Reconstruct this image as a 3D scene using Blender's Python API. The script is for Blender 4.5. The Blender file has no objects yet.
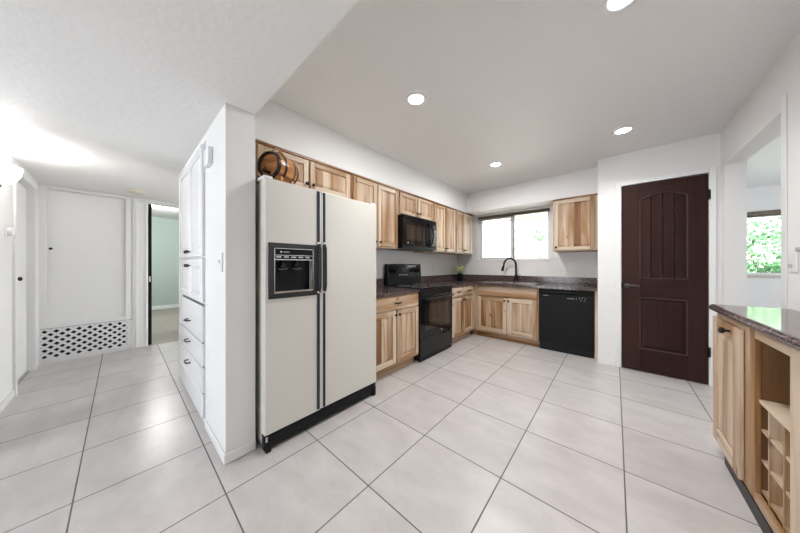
import bpy, math, random
from mathutils import Vector, Matrix
random.seed(7)
D = bpy.data
S = bpy.context.scene
C = S.collection
PI = math.pi

# ------------------------------------------------------------ camera, world, sun, large lights, exposure
cam_d = D.cameras.new('camera'); cam = D.objects.new('camera', cam_d); C.objects.link(cam)
cam_d.sensor_width = 36.0; cam_d.lens = 245.0/800*36.0
cam_d.shift_y = -(265-266.5)/800*-1
cam_d.clip_start = 0.02; cam_d.clip_end = 200
cam.location = (0, 0, 1.2)
cam.rotation_euler = (PI/2, 0, math.radians(41.27))
S.camera = cam

world = D.worlds.new('world'); S.world = world; world.use_nodes = True
bg = world.node_tree.nodes['Background']
bg.inputs[0].default_value = (0.86, 0.93, 1.0, 1); bg.inputs[1].default_value = 4.0

def light(name, kind, loc, rot, energy, color=(1, 1, 1), **kw):
    l = D.lights.new(name, kind); l.energy = energy; l.color = color
    for k, v in kw.items(): setattr(l, k, v)
    o = D.objects.new(name, l); C.objects.link(o); o.location = loc; o.rotation_euler = rot
    return o
light('sun', 'SUN', (0, 0, 10), (math.radians(38), 0, math.radians(15)), 9.0, (1, .96, .9), angle=.01)
# daylight through the glazed opening behind the camera, window portals, and an added dining lamp
light('patio_daylight', 'AREA', (-2.1, -3.9, 1.15), (PI/2, 0, 0), 22, (.93, .965, 1), shape='RECTANGLE', size=1.6, size_y=1.9)
pw = light('window_portal', 'AREA', (-1.4, 4.74, 1.7), (-PI/2, 0, 0), 1, shape='RECTANGLE', size=1.24, size_y=.88)
pw.data.cycles.is_portal = True
light('dining_fill', 'AREA', (4.38, 4.7, 1.5), (0, PI/2, 0), 16, (.95, .98, 1), shape='RECTANGLE', size=1.1, size_y=2.1)  # added area lamp to brighten the dining room, at an invented side window
pd = light('dining_portal', 'AREA', (2.1, 7.12, 1.55), (-PI/2, 0, 0), 1, shape='RECTANGLE', size=1.4, size_y=1.0)
pd.data.cycles.is_portal = True

S.view_settings.view_transform = 'Standard'; S.view_settings.look = 'None'
S.view_settings.gamma = 1; S.view_settings.use_curve_mapping = False
S.view_settings.exposure = 0.68

# ------------------------------------------------------------ materials
def mat(name, col, rough=.5, metal=0, spec=.5, emit=None, estr=0, bump=0, bscale=40, var=0, vscale=3, coat=0, alpha=None):
    m = D.materials.new(name); m.use_nodes = True
    nt = m.node_tree; b = nt.nodes['Principled BSDF']
    b.inputs['Base Color'].default_value = (*col, 1)
    b.inputs['Roughness'].default_value = rough; b.inputs['Metallic'].default_value = metal
    b.inputs['Specular IOR Level'].default_value = spec
    if coat: b.inputs['Coat Weight'].default_value = coat; b.inputs['Coat Roughness'].default_value = .05
    if emit: b.inputs['Emission Color'].default_value = (*emit, 1); b.inputs['Emission Strength'].default_value = estr
    tc = nt.nodes.new('ShaderNodeTexCoord')
    if var:
        n = nt.nodes.new('ShaderNodeTexNoise'); n.inputs['Scale'].default_value = vscale; n.inputs['Detail'].default_value = 5
        nt.links.new(tc.outputs['Object'], n.inputs['Vector'])
        r = nt.nodes.new('ShaderNodeMapRange'); r.inputs[1].default_value = .25; r.inputs[2].default_value = .75
        r.inputs[3].default_value = 1-var; r.inputs[4].default_value = 1+var
        nt.links.new(n.outputs['Fac'], r.inputs[0])
        h = nt.nodes.new('ShaderNodeHueSaturation'); h.inputs['Color'].default_value = (*col, 1)
        nt.links.new(r.outputs[0], h.inputs['Value']); nt.links.new(h.outputs[0], b.inputs['Base Color'])
    if bump:
        n = nt.nodes.new('ShaderNodeTexNoise'); n.inputs['Scale'].default_value = bscale; n.inputs['Detail'].default_value = 4
        nt.links.new(tc.outputs['Object'], n.inputs['Vector'])
        bp = nt.nodes.new('ShaderNodeBump'); bp.inputs['Strength'].default_value = bump; bp.inputs['Distance'].default_value = .01
        nt.links.new(n.outputs['Fac'], bp.inputs['Height']); nt.links.new(bp.outputs[0], b.inputs['Normal'])
    return m

def wood(name, axis, ramp, rough=.4, knots=True, spec=.4):
    """hickory: each board has its own tone (face attribute) and grain along 'axis'"""
    m = D.materials.new(name); m.use_nodes = True; nt = m.node_tree; N = nt.nodes; L = nt.links
    b = N['Principled BSDF']; b.inputs['Roughness'].default_value = rough; b.inputs['Specular IOR Level'].default_value = spec
    tc = N.new('ShaderNodeTexCoord'); at = N.new('ShaderNodeAttribute'); at.attribute_name = 'tone'
    oi = N.new('ShaderNodeObjectInfo')
    s = N.new('ShaderNodeMath'); s.operation = 'MULTIPLY_ADD'; s.inputs[1].default_value = 23; L.new(at.outputs['Fac'], s.inputs[0]); 
    r9 = N.new('ShaderNodeMath'); r9.operation = 'MULTIPLY'; r9.inputs[1].default_value = 31; L.new(oi.outputs['Random'], r9.inputs[0]); L.new(r9.outputs[0], s.inputs[2])
    add = N.new('ShaderNodeVectorMath'); L.new(tc.outputs['Object'], add.inputs[0]); L.new(s.outputs[0], add.inputs[1])
    def noise(sc, det, rgh=.5, dist=0):
        mp = N.new('ShaderNodeMapping'); mp.inputs['Scale'].default_value = sc; L.new(add.outputs[0], mp.inputs['Vector'])
        n = N.new('ShaderNodeTexNoise'); n.inputs['Scale'].default_value = 1; n.inputs['Detail'].default_value = det
        n.inputs['Roughness'].default_value = rgh; n.inputs['Distortion'].default_value = dist
        L.new(mp.outputs[0], n.inputs['Vector']); return n
    def sc(a, c): return {'Z': (c, c, a), 'X': (a, c, c)}[axis]
    fine = noise(sc(4, 110), 4, .6); streak = noise(sc(.8, 9), 3, .5, .8)
    mr = N.new('ShaderNodeMapRange'); mr.inputs[1].default_value = .38; mr.inputs[2].default_value = .66; mr.inputs[3].default_value = -.28; mr.inputs[4].default_value = .34
    L.new(streak.outputs['Fac'], mr.inputs[0])
    a2 = N.new('ShaderNodeMath'); L.new(at.outputs['Fac'], a2.inputs[0]); L.new(mr.outputs[0], a2.inputs[1])
    a3 = N.new('ShaderNodeMapRange'); a3.inputs[1].default_value = .3; a3.inputs[2].default_value = .7; a3.inputs[3].default_value = -.10; a3.inputs[4].default_value = .10
    L.new(fine.outputs['Fac'], a3.inputs[0])
    a4 = N.new('ShaderNodeMath'); L.new(a2.outputs[0], a4.inputs[0]); L.new(a3.outputs[0], a4.inputs[1])
    cr = N.new('ShaderNodeValToRGB'); cr.color_ramp.elements[0].color = (*ramp[0], 1); cr.color_ramp.elements[1].color = (*ramp[-1], 1)
    for i, c in enumerate(ramp[1:-1]):
        e = cr.color_ramp.elements.new((i+1)/(len(ramp)-1)); e.color = (*c, 1)
    L.new(a4.outputs[0], cr.inputs[0])
    out = cr.outputs[0]
    if knots:
        mp = N.new('ShaderNodeMapping'); mp.inputs['Scale'].default_value = sc(2.6, 5.5); L.new(add.outputs[0], mp.inputs['Vector'])
        v = N.new('ShaderNodeTexVoronoi'); v.inputs['Scale'].default_value = 1.3; L.new(mp.outputs[0], v.inputs['Vector'])
        k = N.new('ShaderNodeMapRange'); k.inputs[1].default_value = .04; k.inputs[2].default_value = .13; k.inputs[3].default_value = .85; k.inputs[4].default_value = 0
        L.new(v.outputs['Distance'], k.inputs[0])
        mx = N.new('ShaderNodeMixRGB'); L.new(k.outputs[0], mx.inputs[0]); L.new(out, mx.inputs[1]); mx.inputs[2].default_value = (.11, .045, .02, 1)
        out = mx.outputs[0]
    L.new(out, b.inputs['Base Color'])
    bp = N.new('ShaderNodeBump'); bp.inputs['Strength'].default_value = .12; bp.inputs['Distance'].default_value = .002
    L.new(fine.outputs['Fac'], bp.inputs['Height']); L.new(bp.outputs[0], b.inputs['Normal'])
    return m

HR = [(.63, .51, .385), (.51, .37, .255), (.40, .25, .14), (.30, .15, .055), (.20, .09, .035)]
M = {}
M['wv'] = wood('hickory_upright', 'Z', HR); M['wh'] = wood('hickory_level', 'X', HR)
M['wd'] = wood('hickory_shaded', 'Z', [(.24, .13, .06), (.17, .085, .035), (.10, .045, .02)], .6, spec=.2)  # dark copy of the hickory; the rack's inner shade is in its colour
M['oak'] = wood('barrel_oak', 'X', [(.62, .30, .10), (.46, .19, .055), (.28, .10, .03)], .3, False)
M['mould'] = mat('espresso_moulding', (.05, .024, .02), .3, spec=.6)
M['door'] = wood('espresso_door', 'Z', [(.046, .020, .017), (.034, .015, .013), (.024, .011, .009)], .42, False, .12)
M['doorh'] = wood('espresso_rail', 'X', [(.046, .020, .017), (.034, .015, .013), (.024, .011, .009)], .42, False, .12)
M['wall'] = mat('white_wall_paint', (.80, .795, .79), .6, bump=.12, bscale=90)
M['ceil'] = mat('ceiling_paint', (.81, .80, .79), .55, bump=.35, bscale=28)
M['hceil'] = mat('hall_ceiling_paint', (.81, .805, .79), .6, bump=.2, bscale=28)
M['trim'] = mat('white_gloss_trim', (.82, .82, .82), .3)
M['pantry'] = mat('white_gloss_cabinet', (.83, .84, .86), .22)
M['green'] = mat('sage_wall_paint', (.44, .54, .51), .6)
M['grey_floor'] = mat('grey_plank_floor', (.33, .31, .27), .5, var=.12, vscale=7)
M['bisque'] = mat('bisque_enamel', (.66, .64, .59), .28)
M['bisque_side'] = mat('bisque_textured_side', (.50, .47, .40), .5, bump=.3, bscale=300)
M['black'] = mat('black_plastic', (.007, .007, .008), .36, spec=.2)
M['blackgloss'] = mat('black_glass', (.006, .006, .007), .06, spec=.4)
M['blackdw'] = mat('black_dishwasher_enamel', (.008, .008, .008), .42, spec=.12)
M['navy'] = mat('dark_grey_handle', (.02, .022, .027), .28)
M['chrome'] = mat('chrome', (.75, .75, .76), .18, metal=1)
M['steel'] = mat('brushed_steel', (.62, .62, .64), .25, metal=1)
M['knob'] = mat('oil_rubbed_bronze', (.018, .013, .011), .35, metal=.5)
M['plastic'] = mat('white_plastic', (.80, .80, .80), .35)
M['lens'] = mat('lamp_lens', (1, 1, 1), .4, emit=(1, .97, .93), estr=14)
M['glasslamp'] = mat('frosted_glass_lit', (.95, .95, .93), .4, emit=(1, .98, .95), estr=10)
M['grey'] = mat('pale_grey_print', (.45, .45, .46), .4)
M['ovenglass'] = mat('oven_window_glass', (.02, .015, .013), .04, spec=.9)
M['lever'] = mat('bronze_lever', (.10, .085, .08), .3, metal=.8)
M['iron'] = mat('dark_iron_hoop', (.03, .024, .022), .4, metal=.6)
M['leather'] = mat('tan_leather', (.35, .19, .09), .5)
M['shade_black'] = mat('painted_shade_black', (.02, .02, .02), .8)  # near-black; the shade of hollows is put into the colour
M['vinyl'] = mat('white_vinyl_frame', (.80, .81, .80), .35)
M['shade'] = mat('brown_rolled_blind', (.16, .13, .10), .6, var=.3, vscale=20)
M['block'] = mat('pale_block_wall', (.80, .76, .70), .9, var=.08, vscale=2)
M['gravel'] = mat('pale_gravel_ground', (.70, .66, .60), .9, var=.12, vscale=6)
M['leaf'] = mat('green_leaf', (.15, .33, .15), .5, var=.35, vscale=4)
M['leaf2'] = mat('yellow_green_petal', (.62, .66, .25), .5, var=.3, vscale=60)
M['petal'] = mat('cream_petal', (.85, .80, .55), .6)
M['stucco'] = mat('tan_stucco', (.70, .60, .54), .9, bump=.3, bscale=60)
M['bark'] = mat('bark', (.15, .10, .07), .9)

def glass():
    m = D.materials.new('window_glass'); m.use_nodes = True; nt = m.node_tree; nt.nodes.clear()
    o = nt.nodes.new('ShaderNodeOutputMaterial'); t = nt.nodes.new('ShaderNodeBsdfTransparent'); t.inputs[0].default_value = (.96, .98, .97, 1)
    g = nt.nodes.new('ShaderNodeBsdfGlossy'); g.inputs['Roughness'].default_value = .01
    fr = nt.nodes.new('ShaderNodeFresnel'); fr.inputs[0].default_value = 1.45
    mx = nt.nodes.new('ShaderNodeMixShader')
    nt.links.new(fr.outputs[0], mx.inputs[0]); nt.links.new(t.outputs[0], mx.inputs[1]); nt.links.new(g.outputs[0], mx.inputs[2]); nt.links.new(mx.outputs[0], o.inputs[0])
    return m
M['glass'] = glass()

def tile():
    m = D.materials.new('porcelain_floor_tile'); m.use_nodes = True; nt = m.node_tree; N = nt.nodes; L = nt.links; b = N['Principled BSDF']
    g = N.new('ShaderNodeNewGeometry'); sx = N.new('ShaderNodeSeparateXYZ'); L.new(g.outputs['Position'], sx.inputs[0])
    T = .5241; cells = []; ms = []
    for i, o in ((0, -1.5322), (1, .3637)):
        a = N.new('ShaderNodeMath'); a.operation = 'SUBTRACT'; a.inputs[1].default_value = o; L.new(sx.outputs[i], a.inputs[0])
        d = N.new('ShaderNodeMath'); d.operation = 'DIVIDE'; d.inputs[1].default_value = T; L.new(a.outputs[0], d.inputs[0])
        fl = N.new('ShaderNodeMath'); fl.operation = 'FLOOR'; L.new(d.outputs[0], fl.inputs[0]); cells.append(fl)
        fr = N.new('ShaderNodeMath'); fr.operation = 'PINGPONG'; fr.inputs[1].default_value = .5; L.new(d.outputs[0], fr.inputs[0]); ms.append(fr)
    mn = N.new('ShaderNodeMath'); mn.operation = 'MINIMUM'; L.new(ms[0].outputs[0], mn.inputs[0]); L.new(ms[1].outputs[0], mn.inputs[1])
    gr = N.new('ShaderNodeMapRange'); gr.inputs[1].default_value = .0045; gr.inputs[2].default_value = .0075; gr.inputs[3].default_value = 1; gr.inputs[4].default_value = 0
    L.new(mn.outputs[0], gr.inputs[0])
    cb = N.new('ShaderNodeCombineXYZ'); L.new(cells[0].outputs[0], cb.inputs[0]); L.new(cells[1].outputs[0], cb.inputs[1])
    wn = N.new('ShaderNodeTexWhiteNoise'); L.new(cb.outputs[0], wn.inputs['Vector'])
    off = N.new('ShaderNodeVectorMath'); off.operation = 'MULTIPLY_ADD'; L.new(wn.outputs['Color'], off.inputs[0]); off.inputs[1].default_value = (9, 9, 9); L.new(g.outputs['Position'], off.inputs[2])
    mp = N.new('ShaderNodeMapping'); mp.inputs['Scale'].default_value = (1.6, 3.2, 1); L.new(off.outputs[0], mp.inputs['Vector'])
    n = N.new('ShaderNodeTexNoise'); n.inputs['Scale'].default_value = 2.2; n.inputs['Detail'].default_value = 8; n.inputs['Roughness'].default_value = .62; n.inputs['Distortion'].default_value = .25; L.new(mp.outputs[0], n.inputs['Vector'])
    cr = N.new('ShaderNodeValToRGB'); e = cr.color_ramp.elements
    e[0].position = .25; e[0].color = (.46, .43, .42, 1); e[1].position = .75; e[1].color = (.60, .57, .56, 1); L.new(n.outputs['Fac'], cr.inputs[0])
    hv = N.new('ShaderNodeHueSaturation'); L.new(cr.outputs[0], hv.inputs['Color'])
    vv = N.new('ShaderNodeMapRange'); vv.inputs[3].default_value = .96; vv.inputs[4].default_value = 1.04; L.new(wn.outputs['Value'], vv.inputs[0]); L.new(vv.outputs[0], hv.inputs['Value'])
    mx = N.new('ShaderNodeMixRGB'); L.new(gr.outputs[0], mx.inputs[0]); L.new(hv.outputs[0], mx.inputs[1]); mx.inputs[2].default_value = (.13, .12, .115, 1)
    L.new(mx.outputs[0], b.inputs['Base Color'])
    rr = N.new('ShaderNodeMapRange'); rr.inputs[3].default_value = .3; rr.inputs[4].default_value = .8; L.new(gr.outputs[0], rr.inputs[0]); L.new(rr.outputs[0], b.inputs['Roughness'])
    bp = N.new('ShaderNodeBump'); bp.invert = True; bp.inputs['Strength'].default_value = .5; bp.inputs['Distance'].default_value = .002; L.new(gr.outputs[0], bp.inputs['Height']); L.new(bp.outputs[0], b.inputs['Normal'])
    return m
M['tile'] = tile()

def granite():
    m = D.materials.new('speckled_granite'); m.use_nodes = True; nt = m.node_tree; N = nt.nodes; L = nt.links; b = N['Principled BSDF']
    tc = N.new('ShaderNodeTexCoord'); b.inputs['Roughness'].default_value = .12
    n = N.new('ShaderNodeTexNoise'); n.inputs['Scale'].default_value = 55; n.inputs['Detail'].default_value = 6; n.inputs['Roughness'].default_value = .75; L.new(tc.outputs['Object'], n.inputs['Vector'])
    cr = N.new('ShaderNodeValToRGB'); e = cr.color_ramp.elements; b.inputs['Specular IOR Level'].default_value = .32; e[0].position = .38; e[0].color = (.022, .016, .016, 1); e[1].position = .68; e[1].color = (.30, .22, .20, 1)
    x = e.new(.52); x.color = (.085, .058, .055, 1); L.new(n.outputs['Fac'], cr.inputs[0])
    v = N.new('ShaderNodeTexVoronoi'); v.inputs['Scale'].default_value = 120; L.new(tc.outputs['Object'], v.inputs['Vector'])
    k = N.new('ShaderNodeMapRange'); k.inputs[1].default_value = .12; k.inputs[2].default_value = .25; k.inputs[3].default_value = .6; k.inputs[4].default_value = 0; L.new(v.outputs['Distance'], k.inputs[0])
    mx = N.new('ShaderNodeMixRGB'); L.new(k.outputs[0], mx.inputs[0]); L.new(cr.outputs[0], mx.inputs[1]); mx.inputs[2].default_value = (.36, .31, .30, 1)
    L.new(mx.outputs[0], b.inputs['Base Color']); return m
M['granite'] = granite()

# ------------------------------------------------------------ mesh helpers
class MB:
    def __init__(s): s.v = []; s.f = []; s.mi = []; s.t = []; s.sm = []
    def add(s, vs, fs, m=0, tone=.4, smooth=False):
        o = len(s.v); s.v += [tuple(p) for p in vs]
        for f in fs: s.f.append([o+i for i in f]); s.mi.append(m); s.t.append(tone); s.sm.append(smooth)
        return s
    def box(s, x0, x1, y0, y1, z0, z1, m=0, tone=None):
        if tone is None: tone = random.choice((.05, .15, .25, .35, .5, .65))
        x0, x1 = sorted((x0, x1)); y0, y1 = sorted((y0, y1)); z0, z1 = sorted((z0, z1))
        vs = [(x, y, z) for z in (z0, z1) for y in (y0, y1) for x in (x0, x1)]
        return s.add(vs, [(0, 2, 3, 1), (4, 5, 7, 6), (0, 1, 5, 4), (2, 6, 7, 3), (0, 4, 6, 2), (1, 3, 7, 5)], m, tone)
    def rings(s, rings, m=0, tone=.4, cap=True, smooth=True, closed=True):
        n = len(rings[0]); vs = [p for r in rings for p in r]; fs = []
        for i in range(len(rings)-1):
            for j in range(n if closed else n-1):
                k = (j+1) % n; fs.append((i*n+j, i*n+k, (i+1)*n+k, (i+1)*n+j))
        s.add(vs, fs, m, tone, smooth)
        if cap:
            s.add(rings[0], [tuple(range(n))[::-1]], m, tone); s.add(rings[-1], [tuple(range(n))], m, tone)
        return s
    def lathe(s, prof, c=(0, 0, 0), axis='Z', n=24, m=0, tone=.4, cap=True, smooth=True):
        R = []
        for r, h in prof:
            ring = []
            for i in range(n):
                a = 2*PI*i/n; p, q = r*math.cos(a), r*math.sin(a)
                ring.append({'Z': (c[0]+p, c[1]+q, c[2]+h), 'Y': (c[0]+q, c[1]+h, c[2]+p), 'X': (c[0]+h, c[1]+p, c[2]+q)}[axis])
            R.append(ring)
        return s.rings(R, m, tone, cap, smooth)
    def tube(s, pts, r, n=10, m=0, tone=.4):
        pts = [Vector(p) for p in pts]; rs = r if isinstance(r, (list, tuple)) else [r]*len(pts); R = []
        up = Vector((0, 0, 1)); t0 = (pts[1]-pts[0]).normalized()
        if abs(t0.dot(up)) > .95: up = Vector((1, 0, 0))
        u = t0.cross(up).normalized()
        for i, p in enumerate(pts):
            t = ((pts[min(i+1, len(pts)-1)]-pts[max(i-1, 0)])).normalized()
            u = (u - t*u.dot(t)).normalized(); w = t.cross(u)
            R.append([p+u*rs[i]*math.cos(2*PI*k/n)+w*rs[i]*math.sin(2*PI*k/n) for k in range(n)])
        return s.rings(R, m, tone)
    def prism(s, poly, y0, y1, m=0, tone=.4):
        """polygon in (x,z), extruded along y"""
        n = len(poly); a = [(x, y0, z) for x, z in poly]; b = [(x, y1, z) for x, z in poly]
        return s.add(a+b, [tuple(range(n)), tuple(range(2*n-1, n-1, -1))]+[(i, n+i, n+(i+1) % n, (i+1) % n) for i in range(n)], m, tone)
    def build(s, name, mats, parent=None, bev=0, seg=1):
        me = D.meshes.new(name); me.from_pydata(s.v, [], s.f); me.update()
        if not isinstance(mats, (list, tuple)): mats = [mats]
        for q in mats: me.materials.append(M[q] if isinstance(q, str) else q)
        me.polygons.foreach_set('material_index', s.mi); me.polygons.foreach_set('use_smooth', s.sm)
        at = me.attributes.new('tone', 'FLOAT', 'FACE'); at.data.foreach_set('value', s.t)
        import bmesh
        bm = bmesh.new(); bm.from_mesh(me); bmesh.ops.recalc_face_normals(bm, faces=bm.faces); bm.to_mesh(me); bm.free()
        o = D.objects.new(name, me); C.objects.link(o)
        if parent: o.parent = parent
        if bev:
            b = o.modifiers.new('bevel', 'BEVEL'); b.width = bev; b.segments = seg; b.limit_method = 'ANGLE'; b.angle_limit = .7
        return o
def B(*a, **k): return MB().box(*a, **k)
def thing(name, label, cat, loc=(0, 0, 0), rz=0, group=None):
    o = D.objects.new(name, None); C.objects.link(o); o.location = loc; o.rotation_euler = (0, 0, rz); o.empty_display_size = .1
    return tag(o, label, cat, group)
def tag(o, label, cat, group=None):
    o['label'] = label; o['category'] = cat
    if group: o['group'] = group
    return o
def struct(name, mb, m, parent=None, label=None, bev=0):
    o = mb.build(name, m, parent, bev)
    if not parent: o['kind'] = 'structure'
    if label: o['label'] = label
    return o

# ------------------------------------------------------------ the shell
KX = -2.43      # kitchen left wall
WY = 4.57       # window wall
CZ = 2.50       # kitchen ceiling
HZ = 2.18       # hall ceiling
RX = .775       # right wall
struct('floor', B(-5.2, 4.5, -4.2, 7.2, -.1, 0), 'tile')
struct('floor_bedroom', B(-9.4, -5.2, -2.0, 3.2, -.1, -.002), 'grey_floor')
struct('ceiling', B(-2.7, RX+.127, .58, WY+.15, CZ, CZ+.12), 'ceil')
struct('ceiling_dining', B(RX+.128, 4.5, .58, 7.2, CZ, CZ+.12), 'wall')
struct('ceiling_hall', MB().box(-5.35, 1.0, -4.2, .58, HZ, CZ+.12).box(-5.35, -3.4, .58, 3.2, HZ, CZ+.12), 'hceil')
struct('ceiling_bedroom', B(-9.4, -5.35, -2.0, 3.2, 2.5, 2.6), 'hceil')
# block between hall and kitchen: stub wall beside the refrigerator, wall behind the cabinets
struct('wall_left', MB().box(KX-.12, KX, .58, WY+.13, 0, CZ), 'wall')
struct('wall_hall_right', MB().box(-2.276, -1.767, .417, .58, 0, HZ).box(-3.45, -2.276, .417, .58, 2.13, HZ).box(-3.45, -2.44, .595, .72, 0, HZ).box(-3.45, -3.345, .417, .595, 0, 2.13).box(-3.57, -3.45, .417, 3.2, 0, HZ), 'wall')
struct('wall_soffit', MB().box(KX, -2.045, .58, WY, 2.157, CZ).box(-2.045, -.16, 4.18, WY, 2.157, CZ), 'wall')
# window wall with its opening
wx0, wx1, wz0, wz1 = -2.02, -.79, 1.272, 2.13
struct('wall_back', MB().box(KX-.12, wx0, WY, WY+.15, 0, CZ).box(wx1, .0, WY, WY+.15, 0, CZ).box(wx0, wx1, WY, WY+.15, 0, wz0).box(wx0, wx1, WY, WY+.15, wz1, CZ), 'wall')
# pier wall with the dark door
dx0, dx1, dz = .058, .700, 2.115
struct('wall_door', MB().box(-.16, dx0-.01, 3.87, 3.99, 0, CZ).box(dx1+.01, RX, 3.87, 3.99, 0, CZ).box(dx0-.01, dx1+.01, 3.87, 3.99, dz+.008, CZ).box(-.16, -.06, 3.99, WY, 0, CZ).box(-.06, RX, WY-.1, WY, 0, CZ), 'wall')
# right wall with the cased opening to the dining room
struct('wall_right', MB().box(RX, RX+.128, -4.2, 2.69, 0, CZ).box(RX, RX+.128, 3.76, 7.2, 0, CZ).box(RX, RX+.128, 2.69, 3.76, 2.15, CZ), 'wall')
struct('wall_hall_left', MB().box(-4.15, -2.9, -.77, -.65, 0, HZ).box(-4.98, -4.15, -.77, -.65, 2.06, HZ).box(-5.32, -4.98, -.77, -.65, 0, HZ).box(-3.02, -2.9, -4.2, -.77, 0, HZ), 'wall')
# end wall of the hall with the closet and bedroom doorway
EX = -5.2
struct('wall_hall_end', MB().box(EX-.12, EX, -.77, -.66, 0, HZ).box(EX-.12, EX, -.66, .13, 0, .04).box(EX-.12, EX, .13, .265, 0, HZ).box(EX-.12, EX, -.66, .13, 2.135, HZ).box(EX-.12, EX-.08, -.66, .13, .04, 2.135)
       .box(EX-.12, EX, .265, 1.12, 2.115, HZ).box(EX-.12, EX, 1.12, 3.2, 0, HZ), 'wall')
struct('wall_bedroom', MB().box(-9.4, -9.3, -2.0, 3.2, 0, 2.5).box(-9.3, EX-.12, -2.1, -2.0, 0, 2.5).box(-9.3, EX-.12, 3.2, 3.3, 0, 2.5), 'green')
struct('wall_behind', MB().box(-3.02, RX+.128, -4.2, -4.08, 2.12, HZ).box(-1.20, RX, -4.2, -4.08, 0, 2.12), 'wall')
struct('wall_dining', MB().box(RX+.128, 1.35, 7.05, 7.2, 0, CZ).box(2.85, 4.5, 7.05, 7.2, 0, CZ).box(1.35, 2.85, 7.05, 7.2, 0, 1.03).box(1.35, 2.85, 7.05, 7.2, 2.1, CZ).box(4.4, 4.5, 1.5, 3.6, 0, CZ).box(4.4, 4.5, 5.8, 7.05, 0, CZ).box(4.4, 4.5, 3.6, 5.8, 0, .9).box(4.4, 4.5, 3.6, 5.8, 2.1, CZ).box(RX+.128, 4.4, 1.4, 1.5, 0, CZ), 'wall')
# baseboards
def bb(name, *a): struct(name, B(*a), 'trim', bev=.003)
bb('baseboard_hall_right', -2.27, -1.757, .407, .4165, .0, .06)
bb('baseboard_stub', -1.7665, -1.757, .417, .58, .0, .06)
bb('baseboard_door_wall', -.16, .005, 3.86, 3.8695, 0, .07)
bb('baseboard_hall_left', -4.12, -3.0, -.6495, -.64, 0, .06)
bb('baseboard_bedroom', -9.2995, -9.285, -1.9, 3.1, 0, .10)
# trims
struct('trim_1', MB().box(.008, .056, 3.852, 3.869, 0, 2.168).box(.702, .750, 3.852, 3.869, 0, 2.168).box(.056, .702, 3.852, 3.869, 2.120, 2.168), 'trim', bev=.004)
struct('trim_2', B(RX-.006, RX-.0005, 2.625, 2.688, .945, 2.23), 'trim', bev=.003)
struct('trim_3', MB().box(-4.17, -4.12, -.649, -.632, 0, 2.12).box(-5.03, -4.98, -.649, -.641, 0, 2.10).box(-5.02, -5.0, -.641, -.637, 0, 2.10).box(-4.98, -4.17, -.649, -.632, 2.06, 2.12), 'trim', bev=.003)
struct('trim_4', MB().box(EX+.0005, EX+.014, .105, .265, 0, 2.115).box(EX+.014, EX+.022, .135, .165, 0, 2.115).box(EX+.014, EX+.022, .235, .262, 0, 2.115).box(EX+.0005, EX+.014, .105, 1.2, 2.115, 2.165).box(EX+.014, EX+.022, .105, 1.2, 2.125, 2.14), 'trim', bev=.003)
struct('trim_5', MB().box(EX+.0005, EX+.016, -.655, .10, 2.13, 2.165).box(EX+.0005, EX+.016, -.655, -.592, .425, 2.13).box(EX+.0005, EX+.016, .045, .10, .425, 2.13).box(EX+.0005, EX+.016, -.592, .045, .425, .468), 'trim', bev=.003)

# dark two-panel door
W0, W1 = .061, .697; F0 = 3.862; BK = 3.90
d = MB()
pz0, pz1, px0, px1 = 1.055, 1.970, .213, .562
lz0, lz1 = .265, .83
d.box(W0, px0, F0, BK, .008, 2.11, 0, .3).box(px1, W1, F0, BK, .008, 2.11, 0, .5)
d.box(px0, px1, F0, BK, .008, lz0, 1, .4).box(px0, px1, F0, BK, lz1, pz0, 1, .5)
arc = [(px0+(px1-px0)*i/16, pz1-.035+.048*math.sin(PI*i/16)) for i in range(17)]
d.prism([(px0, 2.11)]+[(px0, pz1-.035)]+arc[1:-1]+[(px1, pz1-.035), (px1, 2.11)], F0, BK, 1, .4)
door1 = struct('door_1', d, ['door', 'doorh'], bev=.002, label='dark espresso two-panel door with an arched plank panel')
nb = 4; pw_ = (px1-px0)/nb
for i in range(nb):
    m = MB(); a = px0+pw_*i+.003; b_ = px0+pw_*(i+1)-.003
    m.box(a, b_, F0+.012, BK-.006, pz0-.01, 1.985, 0, .1+.25*i); m.build('plank', 'door', door1, .003)
m = MB().box(px0, px1, F0+.014, BK-.006, lz0, lz1, 0, .4)
i0 = .04
m.add([(px0+.01, F0+.014, lz0+.01), (px1-.01, F0+.014, lz0+.01), (px1-.01, F0+.014, lz1-.01), (px0+.01, F0+.014, lz1-.01), (px0+i0, F0+.004, lz0+i0), (px1-i0, F0+.004, lz0+i0), (px1-i0, F0+.004, lz1-i0), (px0+i0, F0+.004, lz1-i0)],
      [(0, 1, 5, 4), (1, 2, 6, 5), (2, 3, 7, 6), (3, 0, 4, 7), (4, 5, 6, 7)], 0, .5)
m.build('panel', 'door', door1)
m = MB()   # mouldings round both panels
for (z0, z1) in ((lz0, lz1),):
    m.box(px0, px1, F0-.004, F0+.006, z1-.004, z1+.008).box(px0, px1, F0-.004, F0+.006, z0-.008, z0+.004)
m.box(px0, px1, F0-.004, F0+.006, pz0-.008, pz0+.004)
for x in (px0, px1): m.box(x-.006, x+.006, F0-.004, F0+.006, lz0, lz1).box(x-.006, x+.006, F0-.004, F0+.006, pz0, pz1-.03)
m.tube([(x, F0, z) for x, z in [(px0, pz1-.035)]+arc[1:-1]+[(px1, pz1-.035)]], .006, 8)
m.build('moulding', 'mould', door1, .003)
m = MB().lathe([(.026, 0), (.026, .008), (.012, .010), (.012, .045)], (W0+.055, F0-.045, .965), 'Y').tube([(W0+.055, F0-.04, .965), (W0+.10, F0-.045, .965), (W0+.155, F0-.042, .962)], [.010, .009, .007])
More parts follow.
